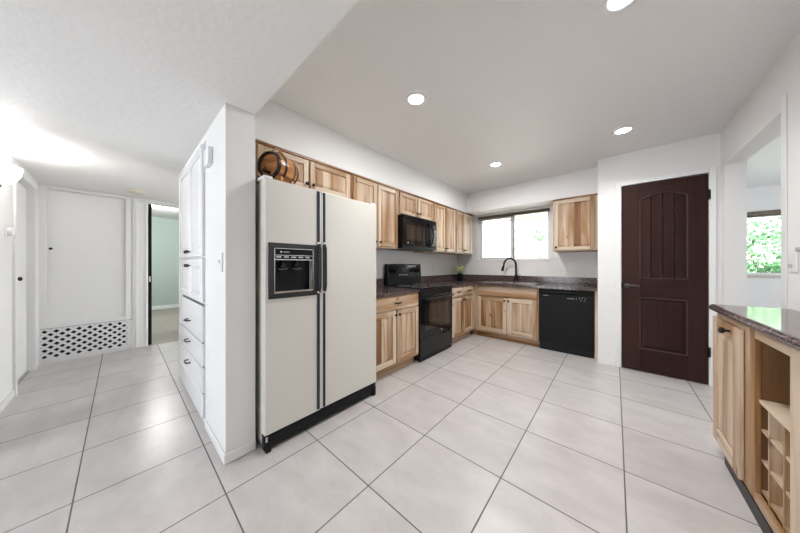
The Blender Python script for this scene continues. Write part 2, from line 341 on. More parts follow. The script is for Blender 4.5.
m = MB().lathe([(.013, 0), (.013, .037)], (W0+.045, F0-.045, .965), 'Y').lathe([(.027, 0), (.027, .008)], (W0+.045, F0-.008, .965), 'Y').tube([(W0+.035, F0-.042, .965), (W0+.09, F0-.045, .966), (W0+.145, F0-.040, .962)], [.015, .012, .010])
m.build('door_handle', 'lever', door1)
B(W0-.004, W0+.006, F0-.004, F0+.006, .93, .99).build('latch_plate', 'knob', door1)
for z in (1.90, .335):
    MB().box(W1-.006, W1+.016, F0-.013, F0-.001, z-.045, z+.045).lathe([(.007, -.05), (.007, .05)], (W1+.004, F0-.014, z), 'Z', 10).build('hinge', 'black', door1)

# kitchen window: vinyl slider recessed in the wall
wn = D.objects.new('window_1', None); C.objects.link(wn); wn['kind'] = 'structure'; wn['label'] = 'white vinyl sliding window above the sink'
y0, y1 = 4.655, 4.70
f = MB(); fw = .048
f.box(wx0, wx0+fw, y0, y1, wz0, wz1).box(wx1-fw, wx1, y0, y1, wz0, wz1).box(wx0+fw, wx1-fw, y0, y1, wz0, wz0+fw).box(wx0+fw, wx1-fw, y0, y1, wz1-fw, wz1)
f.build('window_frame', 'vinyl', wn, .003)
mxx = -1.37
f = MB(); f.box(mxx-.05, mxx-.012, y0-.012, y0+.012, wz0+fw, wz1-fw).box(wx0+fw, wx0+fw+.03, y0-.012, y0+.012, wz0+fw, wz1-fw).box(wx0+fw, mxx-.05, y0-.012, y0+.012, wz0+fw, wz0+fw+.025).box(wx0+fw, mxx-.05, y0-.012, y0+.012, wz1-fw-.025, wz1-fw)
f.build('sash', 'vinyl', wn, .002)
B(mxx-.012, mxx+.02, y0+.001, y1, wz0+fw, wz1-fw).build('mullion', 'steel', wn, .002)
B(wx0+fw, mxx-.01, y0+.014, y0+.018, wz0+fw, wz1-fw).build('pane', 'glass', wn)
B(mxx, wx1-fw, y0+.028, y0+.032, wz0+fw, wz1-fw).build('pane', 'glass', wn)
B(wx0+.002, wx1-.002, WY-.012, y0-.001, wz0+.0005, wz0+.012).build('window_sill', 'trim', wn, .003)
bl = thing('window_blind', 'brown slatted blind drawn all the way up in the sink window', 'blind', (0, 0, 0))
B(wx0+.006, wx1-.006, 4.595, 4.64, wz1-.028, wz1-.002).build('head_rail', 'shade', bl, .003)
m = MB()
for i in range(3): m.box(wx0+.01, wx1-.01, 4.597, 4.638, wz1-.034-.007*i, wz1-.030-.007*i)
m.build('slats', 'shade', bl)

# dining room window
wn2 = D.objects.new('window_2', None); C.objects.link(wn2); wn2['kind'] = 'structure'; wn2['label'] = 'dining room window with green shrubs outside'
f = MB().box(1.35, 1.39, 7.09, 7.14, 1.03, 2.1).box(2.81, 2.85, 7.09, 7.14, 1.03, 2.1).box(1.39, 2.81, 7.09, 7.14, 1.03, 1.07).box(1.39, 2.81, 7.09, 7.14, 2.06, 2.1)
f.build('window_frame', 'vinyl', wn2, .003)
B(1.39, 2.81, 7.115, 7.12, 1.07, 2.06).build('pane', 'glass', wn2)
B(1.30, 2.90, 7.03, 7.088, .985, 1.029).build('window_sill', mat('beige_sill', (.55, .51, .45), .5), wn2, .003)
bl = thing('window_blind', 'dark rolled blind at the top of the dining room window', 'blind')
MB().lathe([(.045, 1.4), (.045, 2.8)], (0, 7.045, 2.055), 'X', 16).build('roll', 'shade', bl)
B(1.38, 2.82, 7.0, 7.04, 1.99, 2.005).build('bottom_rail', 'plastic', bl)
wn4 = D.objects.new('added_side_window', None); C.objects.link(wn4); wn4['kind'] = 'structure'  # unseen side window, added to carry the dining room fill lamp
MB().box(4.42, 4.47, 3.6, 3.65, .9, 2.1).box(4.42, 4.47, 5.75, 5.8, .9, 2.1).box(4.42, 4.47, 3.65, 5.75, .9, .95).box(4.42, 4.47, 3.65, 5.75, 2.05, 2.1).box(4.42, 4.47, 4.68, 4.72, .95, 2.05).build('window_frame', 'vinyl', wn4)
# glazed patio opening behind the camera
wn3 = D.objects.new('window_3', None); C.objects.link(wn3); wn3['kind'] = 'structure'
m = MB()
for x in (-3.02, -2.14, -1.26): m.box(x, x+.06, -4.17, -4.12, 0, 2.12)
m.box(-2.96, -1.26, -4.17, -4.12, 2.06, 2.12).box(-2.96, -1.26, -4.17, -4.12, 0, .06)
m.build('window_frame', 'vinyl', wn3)

# closet panel door in the hall's end wall
cd = struct('door_2', B(EX-.03, EX-.008, -.612, .062, .452, 2.128), 'trim', bev=.004, label='flush white closet door above the lattice vent')
MB().lathe([(.006, 0), (.006, .018), (.014, .022), (.015, .03), (.008, .036)], (EX-.008, -.565, 1.40), 'X', 14).build('knob', 'knob', cd)
for z in (.75, 1.85): B(EX-.01, EX+.003, .058, .066, z-.03, z+.03).build('hinge', 'plastic', cd)
# lattice vent: crossed laths over a near-black panel that paints in the shade behind
vt = thing('lattice_vent', 'white diagonal lattice vent at floor level below the closet door', 'vent')
vy0, vy1, vz0, vz1 = -.655, .125, .045, .42
B(EX-.075, EX-.065, vy0, vy1, vz0, vz1).build('shade_black', 'shade_black', vt)
MB().box(EX+.0005, EX+.012, vy0, vy0+.018, vz0, vz1).box(EX+.0005, EX+.012, vy1-.012, vy1, vz0, vz1).box(EX+.0005, EX+.012, vy0, vy1, vz1-.012, vz1).box(EX+.0005, EX+.012, vy0, vy1, vz0, vz0+.018).build('frame', 'trim', vt, .002)
B(EX+.0005, EX+.004, .06, vy1-.012, vz0+.018, vz1-.012).build('blank_panel', 'trim', vt)
def lattice(sgn, x0):
    m = MB(); hw = .0145; py = .0860
    k = -20
    while k < 40:
        # centre line z = sgn*(y - c)*slope, clipped to the rectangle
        c = vy0 + k*py; k += 1; sl = 1.0*sgn
        A = vy0+.004; Bq = vy1-.004; zl = vz0+.004; zh = vz1-.004
        yl = c; base = (zl+zh)/2
        # param y -> z = base + sl*(y-c)*.86
        sl *= .90
        def yz(z): return c+(z-base)/sl
        ya, yb = sorted((yz(zl), yz(zh))); ya = max(ya, A); yb = min(yb, Bq)
        if yb-ya < .02: continue
        za, zb = base+sl*(ya-c), base+sl*(yb-c)
        dy, dz_ = yb-ya, zb-za; L_ = math.hypot(dy, dz_); ny, nz = -dz_/L_*hw, dy/L_*hw
        p = [(ya+ny, za+nz), (ya-ny, za-nz), (yb-ny, zb-nz), (yb+ny, zb+nz)]
        p = [(min(max(a, vy0), vy1), min(max(b, vz0), vz1)) for a, b in p]
        vs = [(x0, a, b) for a, b in p]+[(x0+.004, a, b) for a, b in p]
        m.add(vs, [(0, 1, 2, 3), (4, 7, 6, 5), (0, 4, 5, 1), (1, 5, 6, 2), (2, 6, 7, 3), (3, 7, 4, 0)])
    return m
lattice(1, EX+.001).build('laths', 'trim', vt); lattice(-1, EX+.0055).build('laths', 'trim', vt)
# bedroom door standing open, seen on its dark edge
bd = struct('door_3', B(EX-.86, EX-.03, .268, .306, .01, 2.105), 'black', bev=.002, label='dark bedroom door standing open, seen edge on')
B(EX-.0305, EX-.0275, .277, .297, .95, 1.03).build('latch_plate', 'steel', bd)
for z in (.35, 1.75): B(EX-.03, EX-.012, .270, .284, z-.045, z+.045).build('hinge', 'black', bd)
# white closet doors in the left hall wall
ld = struct('door_4', MB().box(-4.57, -4.155, -.735, -.70, .01, 2.055).box(-4.975, -4.574, -.735, -.70, .01, 2.055), 'trim', bev=.003, label='white double closet doors in the left hall wall')
MB().lathe([(.008, 0), (.008, .02), (.02, .024), (.02, .04), (.008, .045)], (-4.50, -.70, 1.06), 'Y', 12).build('door_handle', 'knob', ld)

# ------------------------------------------------------------ outdoors
struct('ground', B(-30, 40, WY+.16, 45, -.2, -.101), 'gravel')
struct('wall_outside', B(-14, 12, 13.0, 13.2, -.1, 2.86), 'block')
struct('trim_6', B(-14, 12, 12.98, 13.22, 2.861, 2.93), mat('grey_wall_cap', (.16, .15, .15), .9))
pc = thing('patio_cover', 'pale boarded patio cover outside the sink window', 'patio cover')
B(-5, .5, 4.75, 6.0, 2.27, 2.32).build('roof_boards', 'block', pc)
B(-5, .5, 6.0, 6.04, 2.22, 2.33).build('fascia', 'stucco', pc)
for x in (-4.6, .35): B(x-.05, x+.05, 5.9, 5.98, -.1, 2.27).build('post', 'stucco', pc)
def shrub(name, label, loc, rx, ry, h, n, ls, group=None, zc=None, hz=None):
    zc = zc or h*.56; hz = hz or h*.46
    r = thing(name, label, 'shrub', loc, 0, group); m = MB()
    for i in range(n):
        a = random.uniform(0, 2*PI); u = random.uniform(-1, 1); q = random.uniform(.55, 1)**.5; s_ = math.sqrt(1-u*u)
        wob = 1+.18*math.sin(3*a+u*5)+.1*math.sin(7*a)
        p = Vector((rx*s_*math.cos(a)*q*wob, ry*s_*math.sin(a)*q*wob, zc+hz*u*q*wob))
        d1 = Vector((random.gauss(0, 1), random.gauss(0, 1), random.gauss(0, 1))).normalized(); d2 = d1.orthogonal().normalized()
        l = ls*random.uniform(.7, 1.3)
        m.add([p-d1*l, p+d2*l*.45, p+d1*l, p-d2*l*.45], [(0, 1, 2, 3)], 0, random.random())
    m.build('foliage', 'leaf', r)
    m = MB()
    for i in range(5):
        a = i*1.3; m.tube([(0, 0, 0), (rx*.3*math.cos(a), ry*.3*math.sin(a), zc*.6), (rx*.5*math.cos(a), ry*.5*math.sin(a), zc+hz*.2)], [.03, .02, .01], 6)
    m.build('stems', 'bark', r)
shrub('leafy_shrub', 'large leafy green shrub filling the dining room window', (3.1, 10.2, -.1), 1.3, .8, 2.35, 5600, .07)
shrub('leafy_shrub', 'low green shrub in front of the large one outside the dining room window', (1.5, 8.6, -.1), .8, .6, 1.35, 2000, .06)
shrub('small_shrub', 'small green shrub in the yard seen through the right pane of the sink window', (-2.55, 12.3, -.1), .22, .2, 3.0, 75, .09, zc=2.60, hz=.25)

# ------------------------------------------------------------ cabinetry
def knob(parent, x, z, y=-.021):
    return MB().lathe([(.006, 0), (.006, -.012), (.014, -.016), (.015, -.024), (.009, -.029)], (x, y, z), 'Y', 14).build('knob', 'knob', parent)
def pull(parent, x, z, w=.09, y=-.021):
    m = MB()
    for s in (-1, 1): m.tube([(x+s*w*.4, y, z), (x+s*w*.4, y-.022, z)], .005, 8)
    m.tube([(x-w*.62, y-.02, z+.004), (x-w*.3, y-.026, z), (x, y-.028, z-.004), (x+w*.3, y-.026, z), (x+w*.62, y-.02, z+.004)], [.006, .010, .009, .010, .006], 8)
    return m.build('pull', 'knob', parent)
def tone(lo=0, hi=.7): return random.choice((random.uniform(0, .15), random.uniform(.3, .5), random.uniform(lo, hi+.15)))
def cab_door(root, x0, x1, z0, z1, kx=None, kz=None, sw=.052, tones=None, th=.02, mats=('wv', 'wh')):
    m = MB(); y1 = -.0008; y0 = -th
    m.box(x0, x0+sw, y0, y1, z0, z1, 0, tone(0, .5)).box(x1-sw, x1, y0, y1, z0, z1, 0, tone(0, .5))
    m.box(x0+sw, x1-sw, y0, y1, z1-sw, z1, 1, tone(.1, .5)).box(x0+sw, x1-sw, y0, y1, z0, z0+sw, 1, tone(0, .4))
    d_ = m.build('door', mats, root, .003)
    # raised panel glued up from boards
    a, b_, c, e = x0+sw, x1-sw, z0+sw, z1-sw; ins = min(.028, (b_-a)*.15); yb = -th*.45; yf = -th*.85
    n = max(1, round((b_-a)/.085)); ws = [random.uniform(.7, 1.3) for _ in range(n)]; t_ = sum(ws); xs = [a+ins]
    for w in ws: xs.append(xs[-1]+w/t_*(b_-a-2*ins))
    p = MB()
    for i in range(n):
        tn = tones[i % len(tones)] if tones else tone(.0, .85)
        u, v = xs[i], xs[i+1]; uo = a if i == 0 else u; vo = b_ if i == n-1 else v
        p.add([(u, yf, c+ins), (v, yf, c+ins), (v, yf, e-ins), (u, yf, e-ins)], [(0, 1, 2, 3)], 0, tn)
        p.add([(uo, yb, c), (vo, yb, c), (v, yf, c+ins), (u, yf, c+ins)], [(0, 1, 2, 3)], 0, tn)
        p.add([(uo, yb, e), (vo, yb, e), (v, yf, e-ins), (u, yf, e-ins)], [(3, 2, 1, 0)], 0, tn)
        if i == 0: p.add([(a, yb, c), (u, yf, c+ins), (u, yf, e-ins), (a, yb, e)], [(0, 1, 2, 3)], 0, tn)
        if i == n-1: p.add([(b_, yb, c), (v, yf, c+ins), (v, yf, e-ins), (b_, yb, e)], [(3, 2, 1, 0)], 0, tn)
    p.add([(a, -.002, c), (b_, -.002, c), (b_, -.002, e), (a, -.002, e)], [(3, 2, 1, 0)], 0, .4)
    p.build('panel', mats[0], d_)
    if kx is not None: knob(d_, kx, kz, y0)
    return d_
def drawer(root, x0, x1, z0, z1, handle=True):
    m = MB().box(x0, x1, -.019, -.0008, z0, z1, 0, tone(0, .35))
    d_ = m.build('drawer', 'wh', root, .005, 2)
    if handle: pull(d_, (x0+x1)/2, (z0+z1)/2)
    return d_
def carcass(root, W, Dp, z0, z1, stiles, rails, toe=None, hole=None):
    """closed box behind a face frame; face frame front is y=0"""
    m = MB(); t = .016
    m.box(0, t, .019, Dp, z0, z1, 0, .3).box(W-t, W, .019, Dp, z0, z1, 0, .3).box(t, W-t, .019, Dp, z0, z0+t, 0, .5).box(t, W-t, .019, Dp, z1-t, z1, 0, .3).box(t, W-t, Dp-.006, Dp, z0+t, z1-t, 0, .4)
    m.build('carcass', 'wv', root)
    f = MB()
    for a, b_ in stiles: f.box(a, b_, 0, .0188, z0, z1, 0, tone(0, .5))
    for a, b_, c, e in rails: f.box(a, b_, 0, .0188, c, e, 1, tone(0, .5))
    f.build('face_frame', ['wv', 'wh'], root, .001)
    if toe: B(0, W, toe, toe+.015, .001, z0, 0, tone=.55).build('toe_kick', 'wh', root)

def upper(label, y0, y1, z0, z1, doors, knobs, group='wall cabinets along the refrigerator wall', strip=True, tn=None):
    W = y1-y0; r = thing('wall_cabinet', label, 'cabinet', (-2.062, y0, 0), PI/2, group)
    e = [0]+[v for a, b_ in doors for v in (a-y0, b_-y0)]+[W]
    st = [(e[2*i], e[2*i+1]+.012) for i in range(0, len(e)//2)]
    st[0] = (0, e[1]+.012); st[-1] = (e[-2]-.012, W)
    for i in range(1, len(st)-1): st[i] = (e[2*i]-.012, e[2*i+1]+.012)
    rails = []
    for i in range(len(st)-1):
        rails += [(st[i][1], st[i+1][0], z0, z0+.035), (st[i][1], st[i+1][0], z1-.045, z1)]
    carcass(r, W, .366, z0, z1, st, rails)
    for i, (a, b_) in enumerate(doors):
        kx = b_-y0-.022 if knobs[i] == 'R' else a-y0+.022
        cab_door(r, a-y0, b_-y0, z0+.018, z1-.028, kx, z0+.018+.045, .045, tn)
    B(0, W, -.0145, -.001, z1-.018, z1, tone=.95).build('top_moulding', 'wh', r, .002)
    return r
ZT = 2.155
upper('hickory wall cabinet with two short doors over the refrigerator, behind the barrel', .600, 1.572, 1.852, ZT, [(.685, 1.098), (1.116, 1.548)], 'RL', tn=(.3, .2, .45))
upper('tall two-door hickory wall cabinet just right of the refrigerator', 1.575, 2.308, 1.402, ZT, [(1.598, 1.925), (1.952, 2.288)], 'RL', tn=(.45, .55, .4))
upper('short two-door hickory wall cabinet above the microwave', 2.311, 3.097, 1.840, ZT, [(2.328, 2.695), (2.713, 3.080)], 'RL', tn=(.4, .3, .45))
upper('tall two-door hickory wall cabinet just right of the microwave', 3.100, 3.772, 1.402, ZT, [(3.118, 3.430), (3.455, 3.752)], 'RL', tn=(.35, .45, .3))
upper('tall two-door hickory wall cabinet in the corner, left of the sink window', 3.775, 4.47, 1.402, ZT, [(3.797, 4.065), (4.088, 4.40)], 'RL', tn=(.3, .4, .35))
# right of the window
r = thing('wall_cabinet', 'single-door hickory wall cabinet right of the sink window', 'cabinet', (-.685, 4.192, 0), 0)
W = .522
carcass(r, W, .376, 1.397, ZT, [(0, .035), (W-.06, W)], [(.035, W-.06, 1.397, 1.43), (.035, W-.06, ZT-.05, ZT)])
cab_door(r, .022, W-.045, 1.414, ZT-.03, .045, 1.455, .045, (.35, .4, .75, .3, .4, .3))
B(0, W, -.016, -.001, ZT-.020, ZT, tone=.85).build('top_moulding', 'wh', r, .002)

# base cabinets, refrigerator wall: face frame x=-1.818
def base(label, y0, y1, name='base_cabinet'): return thing(name, label, 'cabinet', (-1.818, y0, 0), PI/2, 'base cabinets')
r = base('hickory base cabinet between refrigerator and stove, one wide drawer over two doors', 1.605, 2.404); W = .799
carcass(r, W, .60, .10, .868, [(0, .035), (.385, .405), (W-.03, W)], [(.035, W-.03, .10, .14), (.035, W-.03, .70, .72), (.035, W-.03, .85, .868)], .062)
drawer(r, .012, W-.012, .715, .855)
cab_door(r, .012, .385, .125, .700, .363, .655, .055, (.75, .1, .55)); cab_door(r, .402, W-.010, .125, .700, .425, .655, .055, (.4, .35, .45))
r = base('hickory corner base cabinet with two small drawers and two narrow doors, right of the stove', 3.200, 3.986); W = .786
carcass(r, W, .60, .10, .868, [(0, .03), (.360, .40), (W-.075, W)], [(.04, W-.075, .10, .14), (.04, W-.075, .70, .72), (.04, W-.075, .85, .868)], .062)
drawer(r, .020, .358, .725, .855); drawer(r, .378, .715, .725, .855)
cab_door(r, .020, .364, .125, .695, .342, .655, .055, (.2, .3)); cab_door(r, .372, .715, .125, .695, .394, .655, .055, (.75, .7))
# sink base: face frame y=3.988
r = thing('base_cabinet', 'hickory sink base cabinet with a false drawer front and two doors', 'cabinet', (-1.795, 3.988, 0), 0, 'base cabinets'); W = .968
MB().box(-.022, -.0005, .0, .0188, .10, .868, 0, .15).box(-.083, -.0005, .062, .077, .001, .10, 0, .55).build('corner_filler', 'wv', r)
carcass(r, W, .575, .10, .868, [(0, .06), (.50, .545), (W-.035, W)], [(.06, W-.035, .10, .14), (.06, W-.035, .68, .715), (.06, W-.035, .85, .868)], .062)
drawer(r, .045, W-.022, .705, .855, False)
cab_door(r, .05, .520, .125, .680, .495, .640, .058, (.7, .6, .65)); cab_door(r, .530, W-.022, .125, .680, .556, .640, .058, (.2, .25, .1))
ep = B(-.193, -.163, 3.962, 4.565, .001, .868, tone=.15).build('end_panel', 'wv', None, .002)
tag(ep, 'narrow hickory end panel between dishwasher and door wall', 'panel')

# countertops
ctz0, ctz1 = .870, .905
def ctop(name, label, boxes, splash):
    r = thing(name, label, 'countertop', (0, 0, 0), 0, 'granite counters'); m = MB()
    for q in boxes: m.box(*q, ctz0, ctz1)
    m.build('slab', 'granite', r)
    if splash:
        m = MB()
        for q in splash: m.box(*q, ctz1+.0003, 1.012)
        m.build('backsplash', 'granite', r, .002)
    return r
ctop('countertop', 'dark granite countertop between refrigerator and stove', [(KX+.001, -1.79, 1.605, 2.405)], [(KX+.001, KX+.022, 1.605, 2.405)])
sx0, sx1, sy0, sy1 = -1.70, -.90, 4.05, 4.43
ctop('countertop', 'L-shaped dark granite countertop under the window, holding the sink', [(KX+.001, -1.79, 3.200, 3.935), (KX+.001, sx0, 3.935, WY-.001), (sx1, -.162, 3.935, WY-.001), (sx0, sx1, 3.935, sy0), (sx0, sx1, sy1, WY-.001)],
     [(KX+.001, KX+.022, 3.200, WY-.023), (KX+.001, -.183, WY-.022, WY-.001), (-.182, -.162, 3.94, WY-.001)])
# sink
r = thing('sink', 'stainless double-bowl sink set in the counter under the window', 'sink')
m = MB(); z = ctz1+.001
rx0, rx1, ry0, ry1 = sx0-.03, sx1+.03, sy0-.03, sy1+.075; mid = -1.28
m.box(rx0, sx0+.02, ry0, ry1, z, z+.006).box(sx1-.02, rx1, ry0, ry1, z, z+.006).box(sx0+.02, sx1-.02, ry0, sy0+.02, z, z+.006).box(sx0+.02, sx1-.02, sy1-.02, ry1, z, z+.006).box(mid-.015, mid+.015, sy0+.02, sy1-.02, z, z+.006)
m.build('rim', 'steel', r, .002)
for a, b_ in ((sx0+.02, mid-.015), (mid+.015, sx1-.02)):
    m = MB(); c, e = sy0+.02, sy1-.02; t = .003; zb = z-.17
    m.box(a, a+t, c, e, zb, z).box(b_-t, b_, c, e, zb, z).box(a, b_, c, c+t, zb, z).box(a, b_, e-t, e, zb, z).box(a, b_, c, e, zb-t, zb)
    m.lathe([(.04, 0), (.035, .004), (.01, .002)], ((a+b_)/2, (c+e)/2, zb), 'Z', 16)
    m.build('bowl', 'steel', r)
# faucet
r = thing('faucet', 'black gooseneck pull-down faucet behind the sink', 'faucet', (-1.275, 4.46, ctz1+.007))
MB().lathe([(.036, 0), (.036, .006), (.029, .012), (.026, .05), (.024, .11), (.0175, .125)], (0, 0, 0), 'Z', 20).build('base', 'knob', r)
dr = Vector((-.94, -.34, 0)); pts = []
for i in range(6): pts.append(Vector((0, 0, .12+.17*i/5)))
for i in range(1, 13):
    a = PI*i/12*1.0; pts.append(Vector((0, 0, .29))+dr*(.095*(1-math.cos(a)))+Vector((0, 0, .095*math.sin(a)*1.15)))
pts.append(pts[-1]+Vector((0, 0, -.02))+dr*.004)
MB().tube(pts, .0155, 12).build('gooseneck', 'knob', r)
e_ = pts[-1]
MB().tube([e_, e_+dr*.010+Vector((0, 0, -.03)), e_+dr*.022+Vector((0, 0, -.085))], [.017, .021, .024], 14).build('spray_head', 'knob', r)
MB().tube([(.018, 0, .07), (.05, -.01, .075), (.065, -.015, .10), (.075, -.018, .125)], [.010, .009, .006, .005], 10).build('lever', 'knob', r)

# flowers
r = thing('flower_pot', 'small dark vase of yellow-green flowers in the counter corner', 'potted plant', (-2.25, 4.33, ctz1+.001)); r.scale = (1.05, 1.05, 1.25)
MB().lathe([(.035, 0), (.045, .01), (.05, .05), (.042, .09), (.048, .105), (.040, .105), (.036, .08)], (0, 0, 0), 'Z', 20).build('vase', 'blackgloss', r)
m = MB(); lf = MB(); blooms = []
for i in range(46):
    a = random.uniform(0, 2*PI); el = random.uniform(.15, 1.45); R_ = random.uniform(.06, .13)
    e = Vector((math.cos(a)*math.cos(el)*R_*1.15, math.sin(a)*math.cos(el)*R_*1.15, .10+math.sin(el)*R_))
    m.tube([(0, 0, .07), e*.55+Vector((0, 0, .05)), e], .0018, 5)
    if i % 2:
        pt = MB(); blooms.append(pt)
        for k in range(6):
            b_ = k*PI/3; d1 = Vector((math.cos(b_), math.sin(b_), .35)); q = d1.orthogonal().normalized()*.009
            pt.add([e, e+d1*.012+q, e+d1*.024, e+d1*.012-q], [(0, 1, 2, 3)])
    else:
        for k in range(3):
            d1 = Vector((random.gauss(0, 1), random.gauss(0, 1), random.gauss(.4, .6))).normalized(); q = d1.orthogonal().normalized()*.010
            lf.add([e, e+d1*.022+q, e+d1*.045, e+d1*.022-q], [(0, 1, 2, 3)])
m.build('stems', 'leaf', r); lf.build('leaves', 'leaf2', r)
for m in blooms: m.build('bloom', 'petal', r)

# ------------------------------------------------------------ refrigerator (front x=-1.66, y .60..1.56), local x along world y
r = thing('refrigerator', 'bisque side-by-side refrigerator with ice and water dispenser', 'refrigerator', (-1.66, .598, 0), PI/2)
FW = .964; sp = .392; zt = 1.755; zb = .118
B(.008, FW-.008, .066, .745, .03, zt-.004).build('body', ['bisque_side'], r, .004)
MB().box(-.002, .055, .012, .12, zt-.003, zt+.020).build('hinge_cap', 'plastic', r, .006, 3)
MB().box(FW-.06, FW, .012, .12, zt-.003, zt+.016).build('hinge_cap', 'plastic', r, .006, 3)
lz0, lz1, lx0, lx1 = .980, 1.345, .020, .358    # dispenser outline
m = MB(); m.box(0, lx0+.012, 0, .058, zb, zt).box(lx1-.012, sp-.004, 0, .058, zb, zt).box(lx0+.012, lx1-.012, 0, .058, zb, lz0+.012).box(lx0+.012, lx1-.012, 0, .058, lz1-.012, zt).box(lx0+.012, lx1-.012, .052, .058, lz0+.012, lz1-.012)
fd = m.build('freezer_door', 'bisque', r)
B(.0, .006, -.002, .0, zb+.01, zt-.01).build('edge_trim', 'plastic', fd)
# dispenser
m = MB(); o_ = .034
m.box(lx0, lx1, -.010, -.0005, lz1-o_, lz1).box(lx0, lx1, -.010, -.0005, lz0, lz0+o_).box(lx0, lx0+o_, -.010, -.0005, lz0+o_, lz1-o_).box(lx1-o_, lx1, -.010, -.0005, lz0+o_, lz1-o_)
m.build('dispenser_surround', 'navy', fd, .003)
a, b_, c, e = lx0+o_, lx1-o_, lz0+o_, lz1-o_
m = MB(); t = .0035
m.box(a, b_, -.0125, -.002, e-t, e).box(a, b_, -.0125, -.002, c, c+t).box(a, a+t, -.0125, -.002, c, e).box(b_-t, b_, -.0125, -.002, c, e)
m.build('chrome_bezel', 'chrome', fd)
m = MB(); m.box(a, b_, -.006, .05, e-.075, e-.004)
m.build('control_panel', 'black', fd)
m = MB(); m.box(a+.005, b_-.005, -.009, -.0065, e-.048, e-.044).box(a+.005, b_-.005, -.009, -.0065, e-.078, e-.072)
for i in range(5): m.box(a+.05*i+.012, a+.05*i+.045, -.0085, -.0065, e-.062, e-.054)
m.build('control_strip', 'steel', fd)
MB().lathe([(.007, 0), (.007, -.002)], (a+.045, -.006, e-.024), 'Y', 16).box(a+.06, a+.10, -.0075, -.006, e-.027, e-.021).build('emblem', 'grey', fd)
B(a, b_, .046, .051, c, e-.075).build('recess', 'black', fd)
for x in (a+.065, a+.16):
    MB().tube([(x, .045, e-.085), (x, .02, e-.10), (x, .012, e-.125)], .012, 10).tube([(x-.03, .012, e-.135), (x, .004, e-.142), (x+.03, .012, e-.135)], .006, 8).build('paddle', 'navy', fd)
MB().box(a+.004, b_-.004, -.008, .045, c+.004, c+.012).build('drip_tray', 'steel', fd)
rd = B(sp+.004, FW, 0, .058, zb, zt).build('refrigerator_door', 'bisque', r, .008, 3)
for dd, x0, x1 in ((fd, sp-.032, sp-.010), (rd, sp+.014, sp+.036)):
    B(x0, x1, -.009, -.0005, zb+.01, zt-.008).build('handle_strip', 'navy', dd, .003)
    s = 1 if dd is rd else -1; gx = (x0+x1)/2
    m = MB(); hz0, hz1 = 1.0, 1.36
    m.tube([(gx, -.004, hz1), (gx, -.020, hz1-.010), (gx, -.030, hz1-.04), (gx, -.030, hz0+.04), (gx, -.020, hz0+.010), (gx, -.004, hz0)], [.0085]*6, 10)
    m.build('handle', 'navy', dd)
    cx_ = x1+.004 if dd is fd else x0-.004
    B(cx_-.004, cx_+.004, -.005, -.0005, zb+.01, zt-.008).build('light_strip', 'plastic', dd)
    for z in (hz0, hz1): MB().lathe([(.013, 0), (.013, -.008), (.008, -.012)], (gx, -.008, z), 'Y', 12).build('handle_cap', 'chrome', dd)
g = MB().box(.0, FW, .012, .05, .018, .112)
for i in range(4): g.box(.02, FW-.02, .006, .014, .035+.018*i, .043+.018*i)
g.build('toe_grille', 'black', r, .002)
for x in (.02, FW-.03): MB().box(x-.014, x+.022, -.002, .04, .002, .085).build('foot_cover', 'black', r, .006, 2)
MB().box(.004, .018, -.004, .0, .075, .108).build('foot_clip', 'grey', r, .002)

# barrel lying on the refrigerator (axis along y)
r = thing('wooden_barrel', 'small varnished wooden barrel with dark hoops lying on top of the refrigerator', 'barrel', (-1.795, .668, 1.775), math.radians(116))
rr_ = lambda t: .088+.020*math.sin(PI*t)
Lb = .205; n = 20; zc = .118
m = MB()
for k in range(n):      # staves
    a0, a1 = 2*PI*k/n, 2*PI*(k+1)/n; tn = random.uniform(0, .9); R = []
    for i in range(13):
        t = i/12; q = rr_(t); R.append([(Lb*t, q*math.cos(a0), zc+q*math.sin(a0)), (Lb*t, q*math.cos(a1), zc+q*math.sin(a1))])
    vs = [p for s_ in R for p in s_]
    m.add(vs, [(2*i, 2*i+1, 2*i+3, 2*i+2) for i in range(12)], 0, tn, True)
m.build('staves', 'oak', r)
for x, q in ((.014, .079), (Lb-.014, .079)):
    m = MB()
    for k in range(5):
        za, zb_ = -q+2*q*k/5, -q+2*q*(k+1)/5; P = []
        for z in (za, (za+zb_)/2, zb_): P.append((math.sqrt(max(0, q*q-z*z)), z))
        poly = [(x, y, zc+z) for y, z in P]+[(x, -y, zc+z) for y, z in P[::-1]]
        m.add(poly, [tuple(range(6))], 0, random.uniform(.1, .7))
    m.build('head', 'oak', r)
for t0, t1 in ((0, .09), (.24, .32), (.68, .76), (.91, 1.0)):
    MB().lathe([(rr_(t0)+.0025, Lb*t0), (rr_((t0+t1)/2)+.003, Lb*(t0+t1)/2), (rr_(t1)+.0025, Lb*t1)], (0, 0, zc), 'X', 40, cap=False).build('hoop', 'iron', r)
MB().lathe([(.087, 0), (.090, -.003), (.080, -.003), (.079, .013)], (0, 0, zc), 'X', 40, cap=False).build('rim', 'iron', r)
MB().lathe([(.012, 0), (.009, -.04), (.013, -.045), (.013, -.055)], (.014, 0, zc-.055), 'X', 12).tube([(-.025, 0, zc-.055), (-.025, 0, zc-.03)], .006, 8).build('tap', 'iron', r)
MB().lathe([(.016, .10), (.014, .122), (.008, .13)], (Lb*.5, 0, zc), 'Z', 12).build('bung', 'leather', r)
MB().tube([(Lb*.15, 0, zc+.095), (Lb*.3, 0, zc+.135), (Lb*.5, 0, zc+.145), (Lb*.7, 0, zc+.13), (Lb*.85, 0, zc+.095)], .006, 8).build('strap', 'leather', r)
